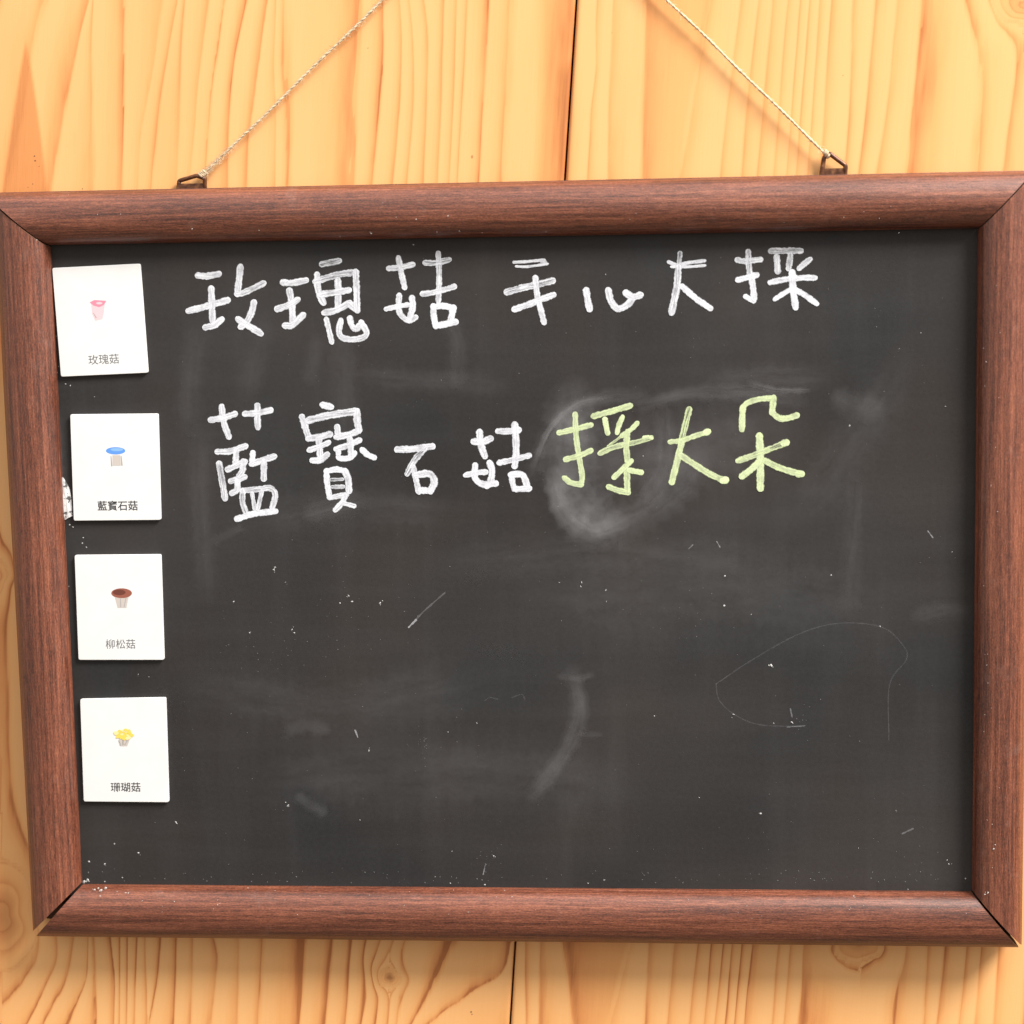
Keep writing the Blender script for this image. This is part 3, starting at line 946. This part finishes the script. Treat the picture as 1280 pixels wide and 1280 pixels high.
th = ribbons("chalk_hairlines", THIN, M["white"], surface, -.00012, .00003, wob=.25)
tag(th, kind="stuff")


def flakes(name, items, parent, mat, y0):
    """small irregular chalk crumbs sitting on the surface"""
    verts, faces = [], []
    broken = []
    for (u, v, r) in items:         # a crumb is a ragged cluster, not one dot
        if r > 1.1:
            broken.append((u, v, r * .85))
            for _k in range(random.choice((0, 1, 2))):
                broken.append((u + random.gauss(0, r * .75), v + random.gauss(0, r * .75), r * random.uniform(.2, .5)))
        else:
            broken.append((u, v, r))
    items = broken
    for (u, v, r) in items:
        n = random.choice((5, 6, 7))
        b = len(verts)
        ph = random.uniform(0, 6.28)
        el = random.uniform(.35, .9)
        an = random.uniform(0, 3.14)
        for k in range(n):
            a = ph + k * 2 * math.pi / n
            rr = r * random.uniform(.6, 1.1)
            x, z = rr * math.cos(a), rr * el * math.sin(a)
            verts.append(P(u + x * math.cos(an) - z * math.sin(an), v + x * math.sin(an) + z * math.cos(an), y0(u, v) if callable(y0) else y0))
        yy = (y0(u, v) if callable(y0) else y0) - .00046 * r * .35
        verts.append(P(u, v, yy))
        for k in range(n):
            faces.append((b + k, b + (k + 1) % n, b + n))
    o = mesh_obj(name, verts, faces, mat, parent)
    tag(o, kind="stuff")
    return o


crumb = plain("chalk_crumb", (.46, .46, .45), .9, 0, .1)
dimcrumb = plain("chalk_dust_speck", (.17, .17, .17), .9, 0, .1)
BIG = [(342, 712, 2.2), (344, 709, 1.6), (357, 728, 1.2), (365, 787, 1.8), (368, 791, 1.8), (436, 745, 1.6), (440, 752, 2.0), (425, 754, 1.4), (475, 754, 2.4), (478, 751, 1.4),
       (292, 752, 1.2), (312, 791, 1.4), (727, 728, 2.0), (726, 733, 1.8), (757, 738, 2.0), (758, 752, 1.0), (905, 757, 2.0), (964, 832, 3.0), (906, 720, 1.6), (1039, 719, 1.4),
       (939, 768, 1.3), (917, 893, 2.2), (990, 903, 2.4), (967, 904, 1.2), (818, 895, 1.3), (360, 1007, 2.6), (357, 1003, 1.6), (461, 938, 2.0), (220, 1028, 2.2), (596, 904, 1.5),
       (951, 1017, 2.0), (874, 997, 1.2), (1100, 783, 1.4), (1062, 532, 1.6), (804, 570, 1.2), (757, 343, 1.0), (517, 306, 1.6), (424, 297, 1.6), (422, 295, 1.0), (699, 728, 1.0),
       (103, 679, 1.4), (108, 684, 1.4), (104, 672, 1.3), (86, 733, 1.2), (173, 843, 1.2), (186, 846, .9), (450, 1025, 1.2), (560, 915, 1.0), (143, 1055, 1.3), (173, 1066, 2.0), (131, 1080, 1.6),
       (111, 1077, 2.0), (153, 1097, 1.2), (131, 1102, 1.3), (105, 1102, 3.2), (110, 1100, 2.6), (118, 496, 1.2), (82, 480, 1.2), (88, 482, 1.0), (70, 420, 1.3), (71, 466, 1.6), (73, 458, 1.2),
       (75, 580, 1.5), (75, 588, 1.8), (87, 656, 1.8), (91, 659, 1.8), (1120, 1013, 1.3), (1184, 1075, 1.4), (1186, 1080, 1.6), (1207, 1098, 1.4), (1135, 1112, 1.0), (1073, 1060, .9),
       (606, 1106, 1.6), (565, 1064, 1.1), (617, 1070, 1.4), (563, 1104, 1.0), (755, 1100, 1.2), (735, 1104, 1.4), (1151, 416, 1.0), (1124, 436, 1.0), (1182, 508, 1.1), (1190, 690, .9)]
flakes("chalk_crumbs", BIG, surface, crumb, -.0001)
small = []
for _ in range(420):
    u, v = random.uniform(120, 1200), random.uniform(320, 1095)
    if u < 215 and v < 1010:
        continue
    small.append((u, v, random.choice((.35, .4, .5, .6, .8))))
for _ in range(26):
    small.append((random.gauss(527, 8), random.gauss(930, 11), random.uniform(.4, .75)))
for cx, cy, n_, sd in ((770, 575, 30, 60), (330, 800, 20, 25), (420, 800, 18, 30), (612, 1072, 16, 12), (1000, 905, 12, 10), (880, 760, 18, 40), (1110, 1050, 18, 40), (420, 760, 14, 30)):
    for _ in range(n_):
        small.append((min(1200, max(215, random.gauss(cx, sd))), min(1095, random.gauss(cy, sd)), random.uniform(.35, .8)))
for _ in range(110):
    small.append((random.uniform(110, 1210), random.uniform(1088, 1104), random.uniform(.4, 1.1)))
flakes("chalk_dust_specks", small, surface, dimcrumb, -.0001)


# ------------------------------------------------------------------ hanging rings


RY = 0.0138


def hanging_ring(px, r):
    pts = [P(u, v, y) for u, v, y in px]
    dense = []
    n = len(pts)
    for i in range(n):      # straight wire sides with tight bends
        a, b = np.array(pts[i]), np.array(pts[(i + 1) % n])
        for t in (.06, .12, .3, .5, .7, .88, .94):
            dense.append(a + (b - a) * t)
    v_, f_ = tube(dense, r, 8, True)
    o = mesh_obj("hanging_ring", v_, f_, M["ring"], board, smooth=True)
    return o


lr = hanging_ring([(223, 236, RY + .001), (224, 226, RY), (246, 219.5, RY - .002), (256, 223, RY - .002), (256, 238, RY), (240, 252, RY + .001)], .00125)
rr_ = hanging_ring([(1026, 224, RY), (1030, 197, RY - .001), (1037, 192, RY - .002), (1057, 207, RY - .001), (1056, 224, RY), (1042, 240, RY + .001)], .00130)


def strap(px0, px1, v0, v1, ring):
    a, b = P(px0, v0, RY), P(px1, v1, RY)
    y0, y1 = RY - .0014, RY + .0002
    xs = (a[0], b[0]); zs = (b[2], a[2])
    vv = [(xs[0], y0, zs[0]), (xs[1], y0, zs[0]), (xs[1], y0, zs[1]), (xs[0], y0, zs[1]),
          (xs[0], y1, zs[0]), (xs[1], y1, zs[0]), (xs[1], y1, zs[1]), (xs[0], y1, zs[1])]
    mesh_obj("ring_strap", vv, bf, M["ring"], ring)


strap(222, 258, 230, 262, lr)
strap(1026, 1058, 211, 250, rr_)

# nail that carries the cord, out of the picture above
apex = P(652, -176, 0)
AX, AZ = apex[0], apex[2]
nv_, nf_ = tube([(AX, WALL_Y + .012, AZ), (AX, WALL_Y - .008, AZ), (AX, WALL_Y - .0082, AZ), (AX, WALL_Y - .0095, AZ)], [.0012, .0012, .003, .003], 10)
mesh_obj("nail", nv_, nf_, M["steel"], wall, smooth=False)

# ------------------------------------------------------------------ hanging cord
CY = WALL_Y - .0036
la, ra = P(252, 219, RY - .002), P(1035, 194, RY - .002)
cord = empty("hanging_cord", la, "thin twisted cream twine holding the chalkboard by its two top rings", "cord")


def cord_path(a, b, sag, seed):
    a, b = np.array(a), np.array(b)
    n = 60
    out = []
    for k in range(n + 1):
        t = k / n
        p = a + (b - a) * t
        p[2] -= sag * math.sin(math.pi * t)
        p[0] += .0004 * math.sin(seed + t * 9) + .0003 * math.sin(seed * 3 + t * 23)
        out.append(p)
    return out


path = cord_path(la, (AX - .001, CY, AZ + .0016), .0012, 1.0) + cord_path((AX + .001, CY, AZ + .0016), ra, .0006, 2.4)
cum = np.concatenate([[0], np.cumsum([np.linalg.norm(path[i + 1] - path[i]) for i in range(len(path) - 1)])])
parr = np.array(path)


def along(d):
    return np.array([np.interp(d, cum, parr[:, k]) for k in range(3)])


TOTAL = cum[-1]
for ply in range(2):
    pts, rad = [], []
    N = int(TOTAL / .00045)
    for k in range(N + 1):
        d = TOTAL * k / N
        c0 = along(d)
        t = along(min(d + .001, TOTAL)) - along(max(d - .001, 0))
        t /= np.linalg.norm(t)
        x = np.cross(t, np.array([0, 1.0, 0])); x /= np.linalg.norm(x)
        z = np.cross(t, x)
        a_ = d / .0062 * 2 * math.pi + ply * math.pi
        hr = .00020 * (1 + .12 * math.sin(d * 210))
        pts.append(c0 + hr * (math.cos(a_) * x + math.sin(a_) * z))
        rad.append(.00060 * (1 + .16 * math.sin(d * 330 + ply) + .08 * math.sin(d * 1130)))
    v_, f_ = tube(pts, rad, 6)
    mesh_obj("strand", v_, f_, M["cord"], cord, smooth=True)


def knot(center, ring_dir, r, turns, seed):
    c_ = np.array(center)
    pts = []
    n = turns * 14
    dv = np.array(ring_dir); dv = dv / np.linalg.norm(dv)
    x = np.array([0, 1.0, 0]); z = np.cross(dv, x)
    for k in range(n + 1):
        a_ = k / 14 * 2 * math.pi
        off = (k / n - .5) * .0042
        rad_ = r * (1 + .15 * math.sin(k * 1.7 + seed))
        pts.append(c_ + dv * off + rad_ * (math.cos(a_) * x + math.sin(a_) * z))
    v_, f_ = tube(pts, .0007, 6)
    mesh_obj("knot", v_, f_, M["cord"], cord, smooth=True)


ldir = parr[3] - parr[0]
rdir = parr[-4] - parr[-1]
knot(np.array(la) + ldir / np.linalg.norm(ldir) * .0012, ldir, .0014, 4, 1)
knot(np.array(ra) + rdir / np.linalg.norm(rdir) * .0010, rdir, .0011, 3, 2)
# loose fibres standing off the twine
fv, ff = [], []
for _ in range(900):
    d = random.uniform(0, TOTAL)
    if random.random() < .25:
        d = abs(random.gauss(0, .012))
    d = min(d, TOTAL)
    c0 = along(d)
    t = along(min(d + .002, TOTAL)) - along(max(d - .002, 0))
    t /= np.linalg.norm(t) + 1e-9
    dr = rng.normal(size=3)
    dr -= t * (dr @ t)
    dr /= np.linalg.norm(dr)
    ln = random.uniform(.0012, .0040)
    p0 = c0 + dr * .0007
    p1 = p0 + dr * ln * .4 + t * ln * random.uniform(-.6, .6)
    p2 = p1 + dr * ln * .25 + t * ln * random.uniform(-.6, .6)
    if max(p1[1], p2[1]) > WALL_Y - .0005:
        continue
    v_, f_ = tube([p0, p1, p2], [.00009, .00008, .00004], 3)
    b = len(fv)
    fv += v_
    ff += [tuple(i + b for i in f) for f in f_]
tag(mesh_obj("loose_fibres", fv, ff, M["cord"], cord), kind="stuff")

# ------------------------------------------------------------------ cards
CARD_T = .0022


def solve_h(src, dst):
    A = []
    for (x, y), (u, v) in zip(src, dst):
        A += [[x, y, 1, 0, 0, 0, -u * x, -u * y, -u], [0, 0, 0, x, y, 1, -v * x, -v * y, -v]]
    return np.linalg.svd(np.array(A))[2][-1].reshape(3, 3)


def card(corners, label, text, tpx, tw, tbold, draw):
    c3 = [np.array(P(u, v, -CARD_T)) for u, v in corners]          # tl tr br bl
    cen = sum(c3) / 4
    base = (c3[2] + c3[3]) / 2
    root = empty("picture_card", (base[0], 0.0, base[2]), label, "card", "white cards down the left side of the chalkboard")
    # body with rounded corners and a softened front arris
    out = []
    r = .0012
    for i in range(4):
        p, a, b = c3[i], c3[i - 1], c3[(i + 1) % 4]
        da, db = (a - p) / np.linalg.norm(a - p), (b - p) / np.linalg.norm(b - p)
        for t in (0, .25, .5, .75, 1):
            q = p + da * r * (1 - t) ** 2 + db * r * t ** 2
            out.append(q)
    n = len(out)
    rings = []
    for y, ins in ((-.0002, 0.0), (-CARD_T + .0003, 0.0), (-CARD_T + .0001, .0001), (-CARD_T, .0003)):
        ring = []
        for q in out:
            d = cen - q
            d /= np.linalg.norm(d)
            ring.append((q[0] + d[0] * ins, y, q[2] + d[2] * ins))
        rings.append(ring)
    verts = [p for ring in rings for p in ring]
    faces = [tuple(range(n)), tuple(3 * n + k for k in reversed(range(n)))]
    for j in range(3):
        for k in range(n):
            faces.append((j * n + k, j * n + (k + 1) % n, (j + 1) * n + (k + 1) % n, (j + 1) * n + k))
    o = mesh_obj("body", verts, faces, M["card"], root)
    bm = bmesh.new(); bm.from_mesh(o.data); bmesh.ops.recalc_face_normals(bm, faces=bm.faces); bm.to_mesh(o.data); bm.free()
    # printed name
    ex = (c3[1] - c3[0] + c3[2] - c3[3]); ex /= np.linalg.norm(ex)
    ez = np.array([-ex[2], 0, ex[0]])
    cu = bpy.data.curves.new("name_text", 'FONT')
    cu.body = text
    cu.align_x = 'CENTER'; cu.align_y = 'CENTER'
    cu.size = 1.0
    cu.offset = tbold
    tmp = bpy.data.objects.new("name_text", cu)
    COL.objects.link(tmp)
    bpy.context.view_layer.update()
    dg = bpy.context.evaluated_depsgraph_get()
    me = bpy.data.meshes.new_from_object(tmp.evaluated_get(dg))
    co = [tuple(v.co) for v in me.vertices]
    fc = [tuple(p.vertices) for p in me.polygons]
    xs = [c[0] for c in co]; ys = [c[1] for c in co]
    w = max(xs) - min(xs); mx, my = (max(xs) + min(xs)) / 2, (max(ys) + min(ys)) / 2
    pc = np.array(P(*tpx, -CARD_T - .00006))
    wm = np.linalg.norm(np.array(P(tpx[0] + tw / 2, tpx[1])) - np.array(P(tpx[0] - tw / 2, tpx[1])))
    s = wm / w
    vv = [tuple(pc + ex * (x - mx) * s + ez * (y - my) * s) for x, y, _ in co]
    bpy.data.objects.remove(tmp)
    bpy.data.meshes.remove(me)
    mesh_obj("printed_name", vv, fc, M["ink" if tbold > 0 else "inkgrey"], root)
    # small printed drawing: flat patches of ink
    vv, fc, slots, which = [], [], [], []
    for k, (mat, poly) in enumerate(draw):
        b = len(vv)
        vv += [P(u, v, -CARD_T - .00003 - .000008 * k) for u, v in poly]
        fc.append(tuple(range(b, b + len(poly))))
        if mat not in slots:
            slots.append(mat)
        which.append(slots.index(mat))
    dr = mesh_obj("printed_drawing", vv, fc, M[slots[0]], root)
    for m_ in slots[1:]:
        dr.data.materials.append(M[m_])
    dr.data.polygons.foreach_set("material_index", which)
    for ch in root.children:
        if ch.name.startswith(("printed",)):
            for p in ch.data.polygons:
                pass
            bm = bmesh.new(); bm.from_mesh(ch.data)
            for f in bm.faces:
                f.normal_update()
                if f.normal.y > 0:
                    f.normal_flip()
            bm.to_mesh(ch.data); bm.free()
    return root


def ell(cx, cy, rx, ry, n=18, rot=0.0, j=0.0):
    return [(cx + rx * (1 + random.uniform(-j, j)) * math.cos(a) * math.cos(rot) - ry * math.sin(a) * math.sin(rot),
             cy + rx * math.cos(a) * math.sin(rot) + ry * (1 + random.uniform(-j, j)) * math.sin(a) * math.cos(rot))
            for a in [2 * math.pi * k / n for k in range(n)]]


card([(65, 335), (175, 329.5), (185, 466), (76, 471)], "tilted white card with a pink mushroom drawing, topmost on the chalkboard", "玫瑰菇", (129.5, 449), 38, 0,
     [("palepink", [(114, 380), (131, 379), (130, 390), (128, 399), (119, 401), (115, 392)]), ("pink", [(112, 378), (118, 375), (126, 375.5), (133, 376), (130, 381), (124, 384), (117, 382)]),
      ("palepink", ell(124, 379, 4, 1.6, 12)), ("line", [(116, 391), (117, 391), (121, 397), (120, 398)])])
card([(87.5, 518), (197.5, 517), (201, 650), (92, 651)], "white card with a blue-capped mushroom drawing beside the torn scrap", "藍寶石菇", (147, 632), 50, .012,
     [("blue", ell(144.5, 563.5, 12.2, 4.6, 22)), ("lightblue", ell(146, 562, 8, 2.0, 16)), ("line", [(138.2, 570), (139.2, 570), (140.6, 583), (138.8, 583)]),
      ("line", [(151, 570), (152, 570), (153.4, 582), (151.6, 582)]), ("cream", [(140.5, 569), (150.5, 569), (151, 582), (141, 582)])])
card([(93, 694), (201, 693), (205, 825), (98, 825)], "white card with a brown-capped mushroom drawing, third from the top", "柳松菇", (150.6, 805), 37, 0,
     [("cream", [(143, 745), (161, 745), (158, 760), (147, 760)]), ("midbrown", ell(152, 741.5, 13, 6.2, 24)), ("brown", ell(149, 740.5, 8, 3.6, 18)), ("line", [(150, 748), (151, 748), (151.4, 759), (150.2, 759)]),
      ("line", [(157, 747), (158, 747), (155.6, 759), (154.6, 759)])])
coral = []
coral.append(("cream", [(148, 922), (163, 922), (159, 933), (151, 933)]))
for k in range(26):
    a = k * 2.4; q = ((k + .5) / 26) ** .5
    coral.append((random.choice(("yellow", "paleyellow", "yellow")), ell(155 + 10.5 * q * math.cos(a), 918 + 6 * q * math.sin(a), random.uniform(1.8, 3.2), random.uniform(1.4, 2.6), 9, 0, .25)))
coral += [("line", [(148, 925), (149, 925), (151.5, 932), (150.5, 932)]), ("line", [(159, 925), (160, 925), (156.5, 931), (155.8, 931)]), ("line", [(153.5, 924), (154.2, 924), (154.4, 931), (153.6, 931)])]
card([(100, 874), (207, 872), (211, 1003), (104.5, 1002)], "white card with a yellow coral mushroom drawing, lowest on the chalkboard", "珊瑚菇", (157, 984), 37, .008, coral)

# torn scrap between the frame and the second card
sp = [(75.5, 596), (79, 597), (83, 603), (87, 611), (89, 622), (90, 634), (90.5, 645), (86, 647), (81, 650), (79.5, 640), (77.5, 626), (75.5, 612)]
top_ = [P(u, v, -.0007 - .0003 * math.sin(k * 2.1)) for k, (u, v) in enumerate(sp)]
bot_ = [P(u, v, -.00012) for u, v in sp]
n_ = len(sp)
cm = P(83, 624, -.0011)
sv = top_ + bot_ + [cm]
sf = [(k, (k + 1) % n_, 2 * n_) for k in range(n_)] + [(k, k + n_, (k + 1) % n_ + n_, (k + 1) % n_) for k in range(n_)] + [tuple(n_ + k for k in range(n_))]
scr = mesh_obj("paper_scrap", sv, sf, M["scrap"], None, loc=P(83, 650, 0))
tag(scr, "torn white paper scrap stuck on the chalkboard between frame and blue mushroom card", "paper scrap")

# chalk crumbs on the frame itself
FR = [(122, 1163, 1.8), (464, 292, 1.6), (425, 296, 1.3), (1110, 242, 1.6), (1235, 1116, 2.4), (1231, 1118, 1.6), (1242, 1061, 1.8), (1244, 1056, 1.2), (1229, 1155, 2.2), (1131, 1177, 1.6), (1224, 1175, 1.4),
      (157, 1116, 2.0), (126, 1113, 3.4), (132, 1110, 2.6), (118, 1112, 2.2), (98, 1118, 1.6), (125, 1120, 1.4), (272, 1131, 1.4), (178, 1126, 1.2), (218, 1127, 1.2), (310, 1110, 1.2), (1067, 1120, 1.8),
      (799, 244, 1.3), (240, 286, 1.0), (1267, 1016, 1.4), (39, 718, 1.2), (46, 300, 1.0), (980, 238, 1.2), (520, 274, 1.0), (560, 270, 1.2), (640, 1121, 1.0), (860, 1125, 1.2)]


def front_of_frame(u, v):
    """height of the moulding under a measurement, by its distance across the rail"""
    best = None
    for (a, b, w, sgn, ax) in (((60, 306), (1222, 285), 68, -1, 1), ((102, 1107), (1215, 1116), 64, 1, 1), ((62, 309), (101, 1104), 62, -1, 0), ((1223, 286), (1216, 1113), 61, 1, 0)):
        if ax:
            e = a[1] + (b[1] - a[1]) * (u - a[0]) / (b[0] - a[0]); t = sgn * (v - e) / w
        else:
            e = a[0] + (b[0] - a[0]) * (v - a[1]) / (b[1] - a[1]); t = sgn * (u - e) / w
        if -.02 <= t <= 1.02:
            best = min(max(t, .02), .98)
    if best is None:
        best = .5
    t = (best - .010) / .980
    t = min(1, max(0, t))
    return dome(t) - .00005


for _ in range(120):
    s_ = random.random()
    if s_ < .45:
        FR.append((random.uniform(110, 1210), random.uniform(1112, 1150), random.uniform(.4, .8)))
    elif s_ < .75:
        FR.append((random.uniform(80, 1210), random.uniform(240, 292), random.uniform(.4, .7)))
    else:
        FR.append((random.uniform(1228, 1268), random.uniform(300, 1100), random.uniform(.4, .7)))
flakes("chalk_crumbs_on_frame", FR, board, plain("chalk_crumb_frame", (.55, .50, .47), .9, 0, .1), front_of_frame)

# dark pitch specks on the planks
PS = [(43, 195, 1.5), (44, 201, 1.4), (49, 208, .9), (41, 230, .9), (35, 234, .9), (103, 236, 1.0), (1054, 94, 1.1), (460, 60, .9), (428, 72, .7), (589, 1265, 1.6), (590, 1268, 1.0), (765, 41, .8)]
flakes("pitch_specks", PS, wall, plain("pitch_brown", (.12, .045, .018), .7), WALL_Y - .00003)
